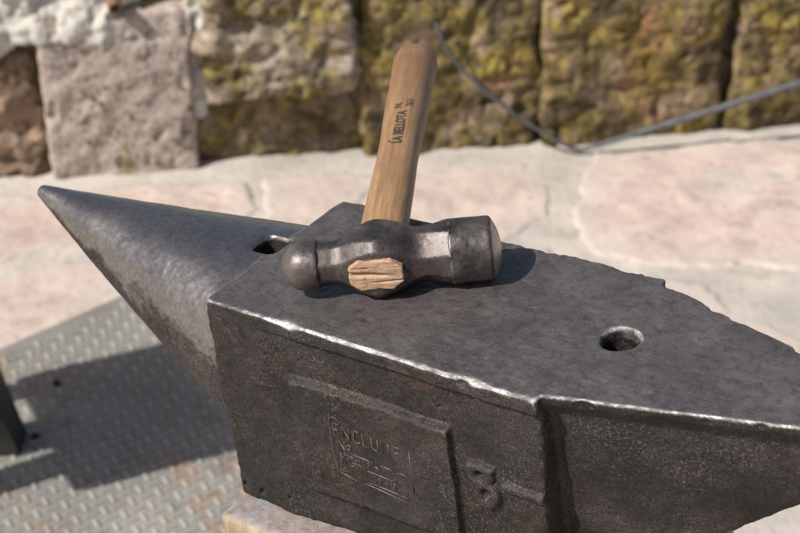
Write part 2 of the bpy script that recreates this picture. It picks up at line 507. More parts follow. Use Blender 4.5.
chips.append((217, 119, 1, 4))
chips.append((2, 124, 1, 5))
pits = [(4, .6, -121, .9), (17, .8, -122, 1.3), (36, 1.6, -119, .6), (104, 3.4, -18, .9), (150, 3.4, -24, .6), (40, .9, -24, .5)]


def anvil_sdf(u, v, h):
    P = np.stack([u.ravel(), v.ravel(), h.ravel()], 1)
    sh = u.shape
    # ---- body with recessed flank, raised panel and cast marks
    rec = 3.8 * sstep(u, 22, 80) * sstep(-h, 8.4, 9.4)
    rec = rec * (1 - .8 * sstep(u, 196, 210) * sstep(-h, 7, 30) * 0)
    pan = sstep(u, 50, 56) * sstep(-u, -156.6, -154.8) * sstep(-h, 32.8, 36.0) * sstep(h, -106.5, -104.5)
    lower = 1.2 * sstep(-h, 110, 125)
    vf = rec - 4.8 * pan - lower * sstep(u, 10, 40)

    def torus(cu, ch, a, b, t):
        q = np.sqrt(((u - cu) / a) ** 2 + ((h - ch) / b) ** 2)
        return np.clip(1 - (np.abs(q - 1) * min(a, b) / t) ** 2, 0, 1)

    gl = np.maximum(torus(171.5, -57.5, 5.2, 4.6, 2.7), torus(174.5, -68.5, 5.4, 6.0, 2.9))
    gl = np.maximum(gl, np.clip(1 - ((h + 53.2) / 2.2) ** 2, 0, 1) * sstep(u, 163, 165.5) * sstep(-u, -181, -178))
    t = np.clip((u - 186) / 22, 0, 1)
    bar = np.clip(1 - (np.hypot(u - (186 + 22 * t), h - (-60.2 - 1.2 * t)) / 2.9) ** 2, 0, 1)
    vf = vf - 3.9 * np.sqrt(gl) - 3.2 * np.sqrt(bar)
    dfr = (vf - v) * .8
    body = smax(h, dfr, 2.6)
    body = smax(body, v - 122.4, 2.2)
    body = smax(body, -u, 2.6)
    body = smax(body, u - (211 - .035 * (-h) - .8 * sstep(-h, 40, 90)), 2.4)
    body = smax(body, -131 - h, 5.0)
    # ---- heel: flat taper
    und = 7.5 * sstep(-h, 1.0, 17) + .10 * np.maximum(-h - 5, 0)
    vfh = 6.4 + .264 * (u - 212.7) + und; vbh = 118.5 - .285 * (u - 213) - und
    heel = smax(h, (vfh - v) * .95, 2.0)
    heel = smax(heel, (v - vbh) * .95, 1.8)
    heel = smax(heel, (-135.2 + .735 * (u - 211) - h) * .806, 4)
    heel = smax(heel, u - 372, 2); heel = np.maximum(heel, 195 - u)
    # ---- horn
    s = np.clip(-u / 187, 0, 1); k = (1 - s)
    k2 = k * (1 + .10 * s)
    rv = 3.2 + 58.3 * k2; rh = 3.2 + 56.0 * k2
    cv = 56.5 + 5 * k; ch = -.5 - rh
    a = np.abs(v - cv) / rv; b = (h - ch) / rh
    pu = 2.0 + .55 * k
    bb = np.abs(b)
    qu = np.power(np.power(a, pu) + np.power(bb, pu) + 1e-9, 1 / pu)
    ql = np.sqrt(a * a + bb * bb)
    q = np.where(b > 0, qu, ql)
    horn = (q - 1) * np.minimum(rv, rh) * .93
    horn = smax(horn, -186.5 - u + .25 * (h + 4), 2.5); horn = np.maximum(horn, u - 6)
    kk_ = .02 + 2.6 * sstep(-h, 2.5, 8)
    d = smin(body, heel, kk_)
    d = smin(d, horn, 1.2)
    # ---- holes
    rr = np.hypot(u - 218.8, v - 64.1)
    flare = 2.4 * sstep(h, -3.2, 0) + 1.6 * sstep(h, -4, 0) * sstep(v, 62, 74)
    d = smax(d, np.minimum(9.2 + .38 * flare - rr + .35 * np.sin(3 * np.arctan2(v - 64.1, u - 218.8) + 1), 62 + h), 1.5)
    cu, cv2 = u + 4.9, v - 62.4
    sq = smax(np.abs(cu), np.abs(cv2), 5.0) - 8.6
    d = smax(d, np.minimum(-sq, 70 + h), 3.2)
    # ---- chips, pits and surface noise only near the skin
    m = (np.abs(d) < 3.2).ravel()
    dn = d.ravel()
    if m.any():
        p = P[m]; x = dn[m]
        ispol = sstep(p[:, 2], -7, -1) + 0
        hornm = sstep(-p[:, 0], 0, 6)
        rough = np.clip(1 - ispol - .6 * hornm, .12, 1)
        onp = sstep(p[:, 0], 74, 78) * sstep(-p[:, 0], -134, -130) * sstep(p[:, 2], -93, -90) * sstep(-p[:, 2], 45, 48) * (p[:, 1] < 3)
        emb = sstep(p[:, 0], 159, 162) * sstep(-p[:, 0], -210, -207) * sstep(p[:, 2], -79, -76) * sstep(-p[:, 2], 49, 51) * (p[:, 1] < 4)
        rough = rough * .85 * (1 - .6 * onp) * (1 - .5 * emb)
        x = x + rough * (.34 * vnoise(p, 4.0, 1) + .26 * vnoise(p, 2.1, 2) + .35 * vnoise(p, 13, 3))
        x = x + (.30 * vnoise(p, 16, 4) + .09 * vnoise(p, 6, 14) * ispol + .02 * vnoise(p, 2.4, 15) * ispol) * (1 - .6 * hornm)
        dent = np.clip(vnoise(p, 6.5, 8) - .45, 0, 1)
        x = x + 1.1 * dent * ispol * (1 - hornm) + .45 * np.clip(vnoise(p, 3.4, 18) - .62, 0, 1) * ispol * (1 - hornm)
        # ragged edges: more wear where two planes meet
        ed = np.minimum(np.abs(p[:, 1] - 0.5), np.minimum(np.abs(p[:, 1] - 122), 9)) if True else 0
        em = (1 - sstep(ed, 0, 5)) * sstep(p[:, 2], -6, 0)
        x = x + em * (.22 * vnoise(p, 3.1, 5) + .5 * vnoise(p, 17, 6) + .3 + 1.3 * np.clip(vnoise(p, 8, 16) - .35, 0, 1))
        eb = (1 - sstep(np.abs(p[:, 1] - 121), 0, 8)) * sstep(p[:, 2], -6, 0)
        x = x + eb * (.55 * vnoise(p, 19, 9) + .35 * vnoise(p, 3.5, 10) + .5 * np.clip(vnoise(p, 7, 11), 0, 1))
        for (a0, b0, c0, r0) in chips:
            dd = np.sqrt((p[:, 0] - a0) ** 2 / 2.2 + (p[:, 1] - b0) ** 2 + (p[:, 2] - c0) ** 2)
            x = np.maximum(x, r0 - dd)
        for (a0, b0, c0, r0) in pits:
            dd = np.sqrt((p[:, 0] - a0) ** 2 + (p[:, 1] - b0) ** 2 + (p[:, 2] - c0) ** 2)
            x = np.maximum(x, (r0 + .8) - dd + .9 * vnoise(p, 1.7, 19) + .5 * vnoise(p, 3.1, 20))
        dn = dn.copy(); dn[m] = x
    return dn.reshape(sh)


V, Q = sdf_mesh(anvil_sdf, (-192, -8, -137), (377, 129, 4), .8)
Q, N, cvx = prep(V, Q)
top = sstep(N[:, 2], .55, .9) * sstep(V[:, 2], -9, -3) * sstep(V[:, 0], -3, 3)
polish = sstep(-V[:, 0], -1, 3) * sstep(N[:, 2] + .16 * vnoise(V, 14, 21) + .1 * vnoise(V, 4, 22), .02, .42)
rim = sstep(V[:, 2], -7, -2)
nsm = blur_verts(N, Q, 4); nsm /= np.linalg.norm(nsm, axis=1, keepdims=True)
edge_f = sstep(nsm[:, 2], .42, .62) * sstep(-nsm[:, 2], -.955, -.88) * sstep(V[:, 2], -6, -2.5) * (V[:, 0] > -1) * (nsm[:, 1] < .1)
edge_f *= np.clip(.72 + .8 * vnoise(V, 15, 31) + .75 * vnoise(V, 3.6, 32), .04, 1) * (1 - .5 * sstep(-V[:, 0], -30, -2))
hole_r = sstep(np.hypot(V[:, 0] - 218.8, V[:, 1] - 64), 8, 9) * sstep(-np.hypot(V[:, 0] - 218.8, V[:, 1] - 64), -13, -11)
wear = np.maximum(edge_f, sstep(cvx, .24, .5) * (.10 + .5 * rim) * np.clip(.6 + .8 * vnoise(V, 9, 33), 0, 1))
wear = np.maximum(wear, .30 * hole_r * sstep(-nsm[:, 2], -.95, -.7) * (V[:, 2] > -5) * np.clip(.5 + vnoise(V, 5, 34), 0, 1))
attrs = dict(top=top, polish=polish, wear=wear)
C = V[Q].mean(1)
mh = C[:, 0] < -.4
me_ = C[:, 0] > 212
mp = (C[:, 0] > 49) & (C[:, 0] < 158) & (C[:, 2] < -32) & (C[:, 2] > -107) & (C[:, 1] < 1.9)
anvil = thing('anvil', 'worn dark iron blacksmith anvil with round horn, standing on a timber block under the hammer', 'anvil', ANV)
parts = split_parts(V, Q, N, dict(body=~(mh | me_ | mp), horn=mh, heel=me_, raised_panel=mp & ~mh & ~me_), attrs)
pobj = {}
for nm, (v_, q_, n_, a_) in parts.items():
    pobj[nm] = mesh_obj(nm, v_ / 1000, q_, M['iron'], anvil, True, n_, a_)
pobj['horn']['label'] = 'polished conical horn with a blunt tip'

# relief inscription on the raised panel, drawn with thin rounded strokes
GL = {'E': [[(1, 1), (0, 1), (0, 0), (1, 0)], [(0, .5), (.8, .5)]],
      'N': [[(0, 0), (0, 1), (1, 0), (1, 1)]],
      'C': [[(1, .85), (.7, 1), (.3, 1), (0, .7), (0, .3), (.3, 0), (.7, 0), (1, .15)]],
      'L': [[(0, 1), (0, 0), (.9, 0)]],
      'U': [[(0, 1), (0, .3), (.25, 0), (.75, 0), (1, .3), (1, 1)]],
      'M': [[(0, 0), (0, 1), (.5, .4), (1, 1), (1, 0)]],
      'O': [[(.5, 1), (.1, .8), (0, .5), (.1, .2), (.5, 0), (.9, .2), (1, .5), (.9, .8), (.5, 1)]],
      'K': [[(0, 0), (0, 1)], [(.9, 1), (0, .45), (1, 0)]],
      'G': [[(1, .85), (.7, 1), (.3, 1), (0, .7), (0, .3), (.3, 0), (.7, 0), (1, .2), (1, .45), (.6, .45)]],
      'S': [[(1, .85), (.7, 1), (.3, 1), (0, .8), (.1, .55), (.9, .45), (1, .2), (.7, 0), (.3, 0), (0, .15)]],
      'A': [[(0, 0), (.5, 1), (1, 0)], [(.2, .38), (.8, .38)]]}


def tube(paths, r, seg=6):
    """round tubes along polylines [(x,y,z)...] with radius r (number or list)"""
    vs, fs = [], []
    for path in paths:
        pts = [Vector(p) for p in path]
        rr = r if isinstance(r, (list, tuple)) else [r] * len(pts)
        base = len(vs)
        prev = None
        for i, p in enumerate(pts):
            t = (pts[min(i + 1, len(pts) - 1)] - pts[max(i - 1, 0)]).normalized()
            a = t.orthogonal().normalized() if prev is None else (prev - t * prev.dot(t)).normalized()
            prev = a; b = t.cross(a)
            for k in range(seg):
                an = 2 * math.pi * k / seg
                vs.append(tuple(p + (a * math.cos(an) + b * math.sin(an)) * rr[i]))
        for i in range(len(pts) - 1):
            for k in range(seg):
                fs.append((base + i * seg + k, base + i * seg + (k + 1) % seg, base + (i + 1) * seg + (k + 1) % seg, base + (i + 1) * seg + k))
        fs.append(tuple(base + k for k in range(seg))[::-1])
        fs.append(tuple(base + (len(pts) - 1) * seg + k for k in range(seg)))
    return vs, fs


def panel_v(u, h):
    return -1.0


paths = []


def word(txt, xs, h0, hh, w):
    for chh, x in zip(txt, xs):
        if chh == ' ': continue
        for st in GL[chh]:
            paths.append([(x + a * w + .10 * b * hh * 0, panel_v(0, 0), h0 + b * hh - .045 * (x - 80)) for a, b in st])


word('ENCLUME', [79.9, 86.2, 93.2, 99.4, 105.2, 111.8, 119.6], -61.3, 7.4, 4.2)
word('N', [82.3], -70.0, 6.2, 3.6); word('O', [87.2], -68.2, 3.2, 2.6)
word('KGS', [82.3, 87.2, 92.0], -78.6, 6.0, 3.5)
word('ACO', [82.0, 86.9, 91.2], -87.0 + 1.2, 5.2, 3.4)
for (a, b) in (((91.5, -70.7), (104, -71.4)), ((109, -71.6), (117, -72.1)), ((119.5, -72.2), (125.3, -72.5)), ((99.6, -78.3), (116, -79.1)), ((97, -85.7), (124.5, -87.2)),
               ((100.5, -72.5), (101.5, -75.5)), ((105, -73.5), (108, -75.0)), ((112, -80.5), (113, -84)), ((116.5, -80.5), (117.2, -84.5)), ((107, -80), (107.6, -83.5))):
    paths.append([(a[0], -1.0, a[1]), ((a[0] + b[0]) / 2, -1.0, (a[1] + b[1]) / 2 + .1), (b[0], -1.0, b[1])])
paths.append([(84.5, -1.0, -50.6), (80.5, -1.0, -49.9), (78.4, -1.0, -51.2), (77.6, -1.0, -60), (77.5, -1.0, -72), (78.2, -1.0, -83.0), (80.9, -1.0, -85.9), (88, -1.0, -87.0), (105, -1.0, -88.2), (125, -1.0, -90.2)])
paths.append([(129.4, -1.0, -56.4), (129.5, -1.0, -68), (129.2, -1.0, -82)])
jr = random.Random(5)
pp = [[((p[0] + jr.uniform(-.15, .15)) / 1000, (p[1] + jr.uniform(-.1, .12)) / 1000, (p[2] + jr.uniform(-.15, .15)) / 1000) for p in q] for q in paths]
vs, fs = tube(pp, .00042)
mesh_obj('inscription', vs, fs, M['etch'], pobj['raised_panel'], True)

# ------------------------------------------------------------------ hammer
hx = np.array([.806, .592, 0]); hx /= np.linalg.norm(hx); hy = np.array([-hx[1], hx[0], 0])
HB = np.array([49.3, 29.0, 17.25])
Hm = Matrix(((hx[0], hy[0], 0, HB[0] / 1000), (hx[1], hy[1], 0, HB[1] / 1000), (0, 0, 1, HB[2] / 1000), (0, 0, 0, 1)))
hammer = thing('hammer', 'ball-peen hammer with wooden handle lying across the anvil face', 'hammer', ANV @ Hm)
XS = [6, 10, 15, 20, 27, 38.5, 50, 60, 68, 77.5]
RY = [11.2, 11.1, 10.6, 10.9, 13.6, 17.0, 15.0, 13.2, 14.2, 16.4]
RZ = [11.4, 11.3, 10.9, 11.8, 15.3, 17.6, 16.6, 14.8, 15.2, 16.4]
RQ = [11.3, 11.2, 10.5, 11.1, 15.9, 21.2, 17.8, 13.0, 13.6, 16.4]


def smooth_interp(x, xs, ys):
    g = np.linspace(xs[0], xs[-1], 300); y = np.interp(g, xs, ys)
    kx = np.hanning(53); kx /= kx.sum()
    y2 = np.convolve(np.pad(y, 26, 'edge'), kx, 'valid')
    return np.interp(x, g, y2)


def head_sdf(x, y, z):
    ry, rz, rq = (smooth_interp(x, XS, k) for k in (RY, RZ, RQ))
    mid = smax(smax(np.abs(y) - ry, np.abs(z) - rz, .8), (np.abs(y) + np.abs(z)) * .7071 - rq, .9)
    mid = np.maximum(mid, np.maximum(6.5 - x, x - 78))
    r = np.hypot(y, z)
    cyl = smax(r - 16.9 - .15 * np.sin((x - 78) * .3), (x - 103.6 + 5.2 * (r / 17) ** 2) * .9, 1.6); cyl = smax(cyl, 77.2 - x, .5)
    cyl = np.maximum(cyl, -(np.hypot(x - 95.6, (r - 17.7)) - .95))
    dome = np.sqrt((np.maximum(1.5 - x, 0) * 1.0) ** 2 + r * r) - 13.2
    dome = smax(dome, x - 8.6, 2.6)
    d = np.minimum(np.minimum(mid, cyl), dome)
    # eye for the handle (oval, through y)
    eye = np.maximum(np.abs(x - 39.6) * .62, np.abs(z)) - 8.4
    eye = np.maximum(eye, (np.abs(x - 39.6) * .62 + np.abs(z)) * .74 - 8.6)
    d = smax(d, -eye, .6)
    P = np.stack([x.ravel(), y.ravel(), z.ravel()], 1); dn = d.ravel().copy(); m = np.abs(dn) < 2
    p = P[m]
    dn[m] += .12 * vnoise(p, 7, 41) + .07 * vnoise(p, 2.2, 42) + .22 * vnoise(p, 15, 43) + .22 * np.clip(vnoise(p, 3.4, 44) - .5, 0, 1)
    return dn.reshape(d.shape)


V, Q = sdf_mesh(head_sdf, (-15, -20, -20), (106, 20, 20), .42)
Q, N, cvx = prep(V, Q)
wear = sstep(cvx, .07, .2) * np.clip(.55 + .7 * vnoise(V, 9, 51), 0, 1)
polish = sstep(N[:, 0], .7, .9) * sstep(V[:, 0], 97, 99) + .25 * sstep(-V[:, 0], -4, 8)
attrs = dict(wear=wear, polish=np.clip(polish, 0, 1))
C = V[Q].mean(1)
mb = C[:, 0] < 8.6; mf = C[:, 0] > 77.3
parts = split_parts(V, Q, N, dict(head=~(mb | mf), ball_peen=mb, striking_face=mf), attrs)
for nm, (v_, q_, n_, a_) in parts.items():
    mesh_obj(nm, v_ / 1000, q_, M['hammer'], hammer, True, n_, a_)

# handle: own axis (x along the handle, z up)
da = np.array([-.528, .849]); da /= np.linalg.norm(da)
EC = np.array([81.1, 52.4])                           # eye centre, anvil frame
loc2 = EC - HB[:2]
ex_, ey_ = loc2 @ hx[:2], loc2 @ hy[:2]
dl = np.array([da @ hx[:2], da @ hy[:2]])            # handle direction in hammer frame
Hh = Matrix(((dl[0], dl[1], 0, ex_ / 1000), (dl[1], -dl[0], 0, ey_ / 1000), (0, 0, 1, 0), (0, 0, 0, 1)))
# right handed: y axis must be z cross x
Hh = Matrix(((dl[0], -dl[1], 0, ex_ / 1000), (dl[1], dl[0], 0, ey_ / 1000), (0, 0, 1, 0), (0, 0, 0, 1)))
HS = [-14, 14, 17, 22, 45, 80, 112, 140, 165, 192, 214, 229, 239, 245, 249.5, 252.2, 253]
HA = [12.2, 12.4, 12.6, 12.9, 12.7, 12.3, 11.6, 12.0, 12.7, 12.9, 13.4, 13.8, 13.9, 13.3, 11.6, 8.6, 4.5]
HH = [7.6, 8.0, 8.4, 8.9, 9.6, 10.2, 10.2, 10.6, 11.2, 11.8, 12.2, 12.4, 12.4, 11.8, 10.2, 7.4, 3.8]
ns, nk = 130, 64
sg = np.concatenate([np.linspace(-14, 234, 100), np.linspace(235, 253, 30)])
fa = np.interp(sg, HS, HA); fh = np.interp(sg, HS, HH)
fa[:100] = smooth_interp(sg[:100], HS, HA); fh[:100] = smooth_interp(sg[:100], HS, HH)
ph = np.linspace(0, 2 * np.pi, nk, endpoint=False)
pe = 2.35
cx = np.sign(np.cos(ph)) * np.abs(np.cos(ph)) ** (2 / pe); sz = np.sign(np.sin(ph)) * np.abs(np.sin(ph)) ** (2 / pe)
VH = np.stack([np.repeat(sg, nk), (fa[:, None] * cx).ravel(), (fh[:, None] * sz).ravel()], 1)
VH[:, 1:] *= (1 + .012 * vnoise(VH, 30, 61) + .006 * vnoise(VH, 9, 62))[:, None]
qs = []
for i in range(ns - 1):
    for k in range(nk):
        qs.append((i * nk + k, (i + 1) * nk + k, (i + 1) * nk + (k + 1) % nk, i * nk + (k + 1) % nk))
qs.append(tuple(range(nk))); qs.append(tuple((ns - 1) * nk + k for k in range(nk))[::-1])
handle = mesh_obj('handle', VH / 1000, qs, M['wood'], hammer, True)
handle.matrix_local = Hh


def end_sdf(x, y, z):
    o = np.maximum(np.maximum(np.abs(y + .4) - 14.0, np.abs(z) - 8.6), (np.abs(y) * .72 + np.abs(z)) - 14.6)
    groove = 1.7 * np.exp(-((z - .4 - .10 * y) / 1.0) ** 2) * sstep(y, -12, -2) + .7 * np.exp(-((z + 3.9 + .05 * y) / .5) ** 2) * sstep(-y, -9, 4) + .5 * np.exp(-((z - 4.4) / .5) ** 2) * sstep(y, -4, 5)
    d = smax(o * .8, -x - 17.9 + groove, .9)
    d = np.maximum(d, x + 11)
    P = np.stack([x.ravel(), y.ravel(), z.ravel()], 1)
    n = .13 * vnoise(P * np.array([1, .16, 1]), 1.1, 71) + .3 * vnoise(P, 5, 72) + .10 * vnoise(P * np.array([1, .5, 1]), 1.0, 73)
    return d + n.reshape(d.shape)


V, Q = sdf_mesh(end_sdf, (-21, -15, -10), (-9, 15, 10), .4)
Q, N, _c = prep(V, Q)
eo = mesh_obj('handle_end', V / 1000, Q, M['endgrain'], handle, True, N)
eo['label'] = 'split pale end grain showing in the hammer eye'

# stamped lettering on the handle
dg = None


def text_mesh(txt, size, sx=1.0):
    cu = bpy.data.curves.new('stamp_text', 'FONT'); cu.body = txt; cu.size = size; cu.resolution_u = 3; cu.offset = size * .035
    ob = bpy.data.objects.new('stamp_text', cu); COL.objects.link(ob)
    bpy.context.view_layer.update()
    me = bpy.data.meshes.new_from_object(ob.evaluated_get(bpy.context.evaluated_depsgraph_get()))
    bpy.data.objects.remove(ob)
    bm = bmesh.new(); bm.from_mesh(me); bmesh.ops.triangulate(bm, faces=bm.faces[:])
    bmesh.ops.subdivide_edges(bm, edges=[e_ for e_ in bm.edges if e_.calc_length() > size * .25], cuts=2)
    bmesh.ops.triangulate(bm, faces=bm.faces[:])
    vs = [(v.co.x * sx, v.co.y) for v in bm.verts]; fs = [tuple(v.index for v in f.verts) for f in bm.faces]
    bm.free()
    return np.array(vs), fs


def stamp(txt, s0, s1, t0, size):
    vs, fs = text_mesh(txt, size)
    vs[:, 0] -= vs[:, 0].min(); vs[:, 0] *= (s1 - s0) / vs[:, 0].max()
    s = s0 + vs[:, 0]; y = t0 + vs[:, 1]                     # letter tops to the left of the handle (+y)
    a = np.interp(s, HS, HA); b = np.interp(s, HS, HH)
    z = b * np.power(np.clip(1 - np.abs(y / a) ** pe, 0, 1), 1 / pe) * 1.012 + .22
    return np.stack([s, y, z], 1), fs


allv, allf = [], []
for (txt, s0, s1, t0, size) in (('LA', 112, 120.2, -3.0, 7.8), ('BELLOTA', 122.5, 152, -3.1, 7.8), ('7611', 157.5, 167, -6.3, 5.8), ('N.', 156, 163, .5, 5.8), ('-', 113.5, 116, 2.2, 7)):
    v_, f_ = stamp(txt, s0, s1, t0, size)
    o_ = sum(len(k) for k in allv); allv.append(v_); allf += [tuple(i + o_ for i in f) for f in f_]
mesh_obj('stamp', np.concatenate(allv) / 1000, allf, M['ink'], handle, False)

# ------------------------------------------------------------------ timber block under the anvil
def a2w(u, v, h):
    return AO + (AU * u + AV * v + AN * h) / 1000


def box_grid(nx, ny, nz):
    """unit box surface grid -> verts in 0..1, quads"""
    idx = {}; vs = []; fs = []

    def vid(i, j, k):
        if (i, j, k) not in idx:
            idx[(i, j, k)] = len(vs); vs.append((i / nx, j / ny, k / nz))
        return idx[(i, j, k)]
    for i in range(nx):
        for j in range(ny):
            fs.append((vid(i, j, 0), vid(i, j + 1, 0), vid(i + 1, j + 1, 0), vid(i + 1, j, 0)))
            fs.append((vid(i, j, nz), vid(i + 1, j, nz), vid(i + 1, j + 1, nz), vid(i, j + 1, nz)))
    for i in range(nx):
        for k in range(nz):
            fs.append((vid(i, 0, k), vid(i + 1, 0, k), vid(i + 1, 0, k + 1), vid(i, 0, k + 1)))
            fs.append((vid(i, ny, k), vid(i, ny, k + 1), vid(i + 1, ny, k + 1), vid(i + 1, ny, k)))
    for j in range(ny):
        for k in range(nz):
            fs.append((vid(0, j, k), vid(0, j, k + 1), vid(0, j + 1, k + 1), vid(0, j + 1, k)))
            fs.append((vid(nx, j, k), vid(nx, j + 1, k), vid(nx, j + 1, k + 1), vid(nx, j, k + 1)))
    return np.array(vs), np.array(fs)


def rounded_box(size, cell, rad, namp, seed, nscale=None, depth_amp=1.0):
    """displaced box, dims in mm, origin at min corner, rounded edges"""
    size = np.array(size, float)
    n = np.maximum((size / cell).astype(int), 2)
    vs, fs = box_grid(*n)
    P = vs * size
    c = np.clip(P, rad, size - rad)
    dvec = P - c; L = np.linalg.norm(dvec, axis=1, keepdims=True)
    nr = np.where(L > 1e-6, dvec / np.maximum(L, 1e-6), 0)
    P2 = np.where(L > 1e-6, c + nr * rad, P)
    P2 = P2 + nr * namp[0] * fbm(P2, namp[1], seed, 4)[:, None]
    return P2, fs


bs_ = np.array([232., 170., 90.])
bv, bf = rounded_box(bs_, 4.0, 4.0, (1.3, 22, ), 81)
bx0 = np.array([-1.5, -19., -131.3 - 90])
wv = np.array([AO + (AU * (p[0] + bx0[0]) + AV * (p[1] + bx0[1]) + AN * (p[2] + bx0[2])) / 1000 for p in bv])
low = bv[:, 2] < 50
zz = wv[:, 2].copy()
# lower half runs straight down to the plate
kk = np.clip((60 - bv[:, 2]) / 60, 0, 1)
wv[:, 2] = zz * (1 - kk) + (.012) * kk
blk = mesh_obj('timber_block', wv, bf, M['block'], None, True)
tag(blk, 'weathered timber block with flecks of blue paint under the anvil', 'wood block')

# ------------------------------------------------------------------ ground, paving, plate
gx = np.linspace(-3.0, 3.0, 150); gy = np.linspace(-1.5, 3.1, 130)
gxx = np.concatenate([[-60, -12], gx, [12, 60]]); gyy = np.concatenate([[-60, -10], gy, [12, 120]])
GX, GY = np.meshgrid(gxx, gyy, indexing='ij')
gp = np.stack([GX.ravel() * 1000, GY.ravel() * 1000, np.zeros(GX.size)], 1)
gz = .0030 * fbm(gp, 120, 91, 4)
GV = np.stack([GX.ravel(), GY.ravel(), gz], 1)
ny_ = len(gyy)
ii, jj = np.meshgrid(np.arange(len(gxx) - 1), np.arange(ny_ - 1), indexing='ij')
i0 = (ii * ny_ + jj).ravel()
gq = np.stack([i0, i0 + ny_, i0 + ny_ + 1, i0 + 1], 1)
go = mesh_obj('ground', GV, gq, M['mortar'], None, True); tag(go, kind='structure')


def inside(poly, x, y):
    r = np.zeros(x.shape, bool); n = len(poly)
    for i in range(n):
        (x0, y0), (x1, y1) = poly[i], poly[(i + 1) % n]
        c = ((y0 > y) != (y1 > y)) & (x < (x1 - x0) * (y - y0) / (y1 - y0 + 1e-12) + x0)
        r ^= c
    return r


SL = [[(.31, 2.592), (.272, 2.48), (.266, 2.35), (.286, 2.282), (.36, 2.255), (.47, 2.268), (.60, 2.25), (.72, 2.28), (.76, 2.44), (.74, 2.64), (.5, 2.628), (.37, 2.604)],
      [(.325, 2.205), (.39, 2.196), (.455, 2.10), (.515, 2.06), (.50, 1.85), (.30, 1.80), (.245, 1.95), (.262, 2.12)],
      [(.0, 2.515), (.10, 2.54), (.18, 2.55), (.21, 2.478), (.207, 2.40), (.14, 2.325), (.0, 2.31), (-.045, 2.41)],
      [(-.50, 2.452), (-.38, 2.482), (-.235, 2.49), (-.215, 2.42), (-.24, 2.325), (-.36, 2.30), (-.47, 2.30), (-.60, 2.262), (-.66, 2.43)],
      [(-.195, 2.50), (-.075, 2.52), (-.035, 2.50), (-.07, 2.41), (-.09, 2.335), (-.2, 2.33), (-.185, 2.42)],
      [(-.70, 2.20), (-.60, 2.19), (-.465, 2.245), (-.345, 2.255), (-.30, 2.20), (-.33, 2.10), (-.45, 1.98), (-.62, 1.86), (-.80, 1.95)],
      [(.56, 2.22), (.70, 2.235), (.84, 2.12), (.82, 1.9), (.62, 1.86), (.53, 2.03)],
      [(.80, 2.66), (1.15, 2.70), (1.2, 2.4), (1.0, 2.25), (.79, 2.30)],
      [(-1.1, 2.35), (-.73, 2.43), (-.68, 2.24), (-.85, 2.02), (-1.2, 2.1)],
      [(.05, 2.27), (.2, 2.29), (.235, 2.18), (.19, 2.02), (.02, 2.0), (-.06, 2.15)],
      [(.57, 1.8), (.85, 1.84), (1.0, 1.5), (.8, 1.25), (.58, 1.35), (.53, 1.6)],
      [(.9, 2.1), (1.3, 2.2), (1.5, 1.8), (1.1, 1.55), (.9, 1.85)],
      [(-1.7, 2.0), (-1.25, 2.02), (-1.0, 1.85), (-1.2, 1.5), (-1.7, 1.55)]]
sv, sf, stn, srm = [], [], [], []
cell = .006
for si, poly in enumerate(SL):
    xs = [p[0] for p in poly]; ys = [p[1] for p in poly]
    ax = np.arange(min(xs) - .02, max(xs) + .02, cell); ay = np.arange(min(ys) - .02, max(ys) + .02, cell)
    X, Y = np.meshgrid(ax, ay, indexing='ij')
    pw = np.stack([X.ravel() * 1000, Y.ravel() * 1000, np.zeros(X.size)], 1)
    Xw = X + .011 * vnoise(pw, 55, 101).reshape(X.shape); Yw = Y + .011 * vnoise(pw, 55, 102).reshape(X.shape)
    # signed distance to the outline (metres, + inside)
    dmin = np.full(X.shape, 9.)
    for i in range(len(poly)):
        (x0, y0), (x1, y1) = poly[i], poly[(i + 1) % len(poly)]
        L2 = (x1 - x0) ** 2 + (y1 - y0) ** 2
        t = np.clip(((Xw - x0) * (x1 - x0) + (Yw - y0) * (y1 - y0)) / L2, 0, 1)
        dmin = np.minimum(dmin, np.hypot(Xw - x0 - t * (x1 - x0), Yw - y0 - t * (y1 - y0)))
    d = np.where(inside(poly, Xw, Yw), dmin, -dmin)
    d = d + .016
    z = -.008 + .0112 * sstep(d + .010 * vnoise(pw, 30, 105).reshape(X.shape) + .005 * vnoise(pw, 12, 106).reshape(X.shape), .0, .008).reshape(X.shape) + .0018 * fbm(pw, 60, 103, 5, .65).reshape(X.shape)
    b0 = len(sv); nyy = len(ay)
    sv += list(np.stack([X.ravel(), Y.ravel(), z.ravel()], 1)); stn += [((si * 37) % 10) / 10] * X.size; srm += list(1 - sstep(d.ravel(), .0, .055))
    ok = d > -.012
    for i in range(len(ax) - 1):
        for j in range(nyy - 1):
            if ok[i, j] and ok[i + 1, j] and ok[i, j + 1] and ok[i + 1, j + 1]:
                q = b0 + i * nyy + j
                sf.append((q, q + nyy, q + nyy + 1, q + 1))
sv = np.array(sv); sf = np.array(sf)
ids, inv = np.unique(sf.ravel(), return_inverse=True)
pv = mesh_obj('pavement', sv[ids], inv.reshape(sf.shape), M['slab'], None, True, None, dict(tone=np.array(stn)[ids], rim=np.array(srm)[ids])); tag(pv, kind='structure')

# steel checker plate with its raised lugs
K = np.array([-.262, 2.258]); pa = np.array([-.723, -.69]); pb = np.array([.69, -.723])
LA_, LB_ = 1.55, 1.25
T = .0105
pvs = []; pfs = []; lugm = []


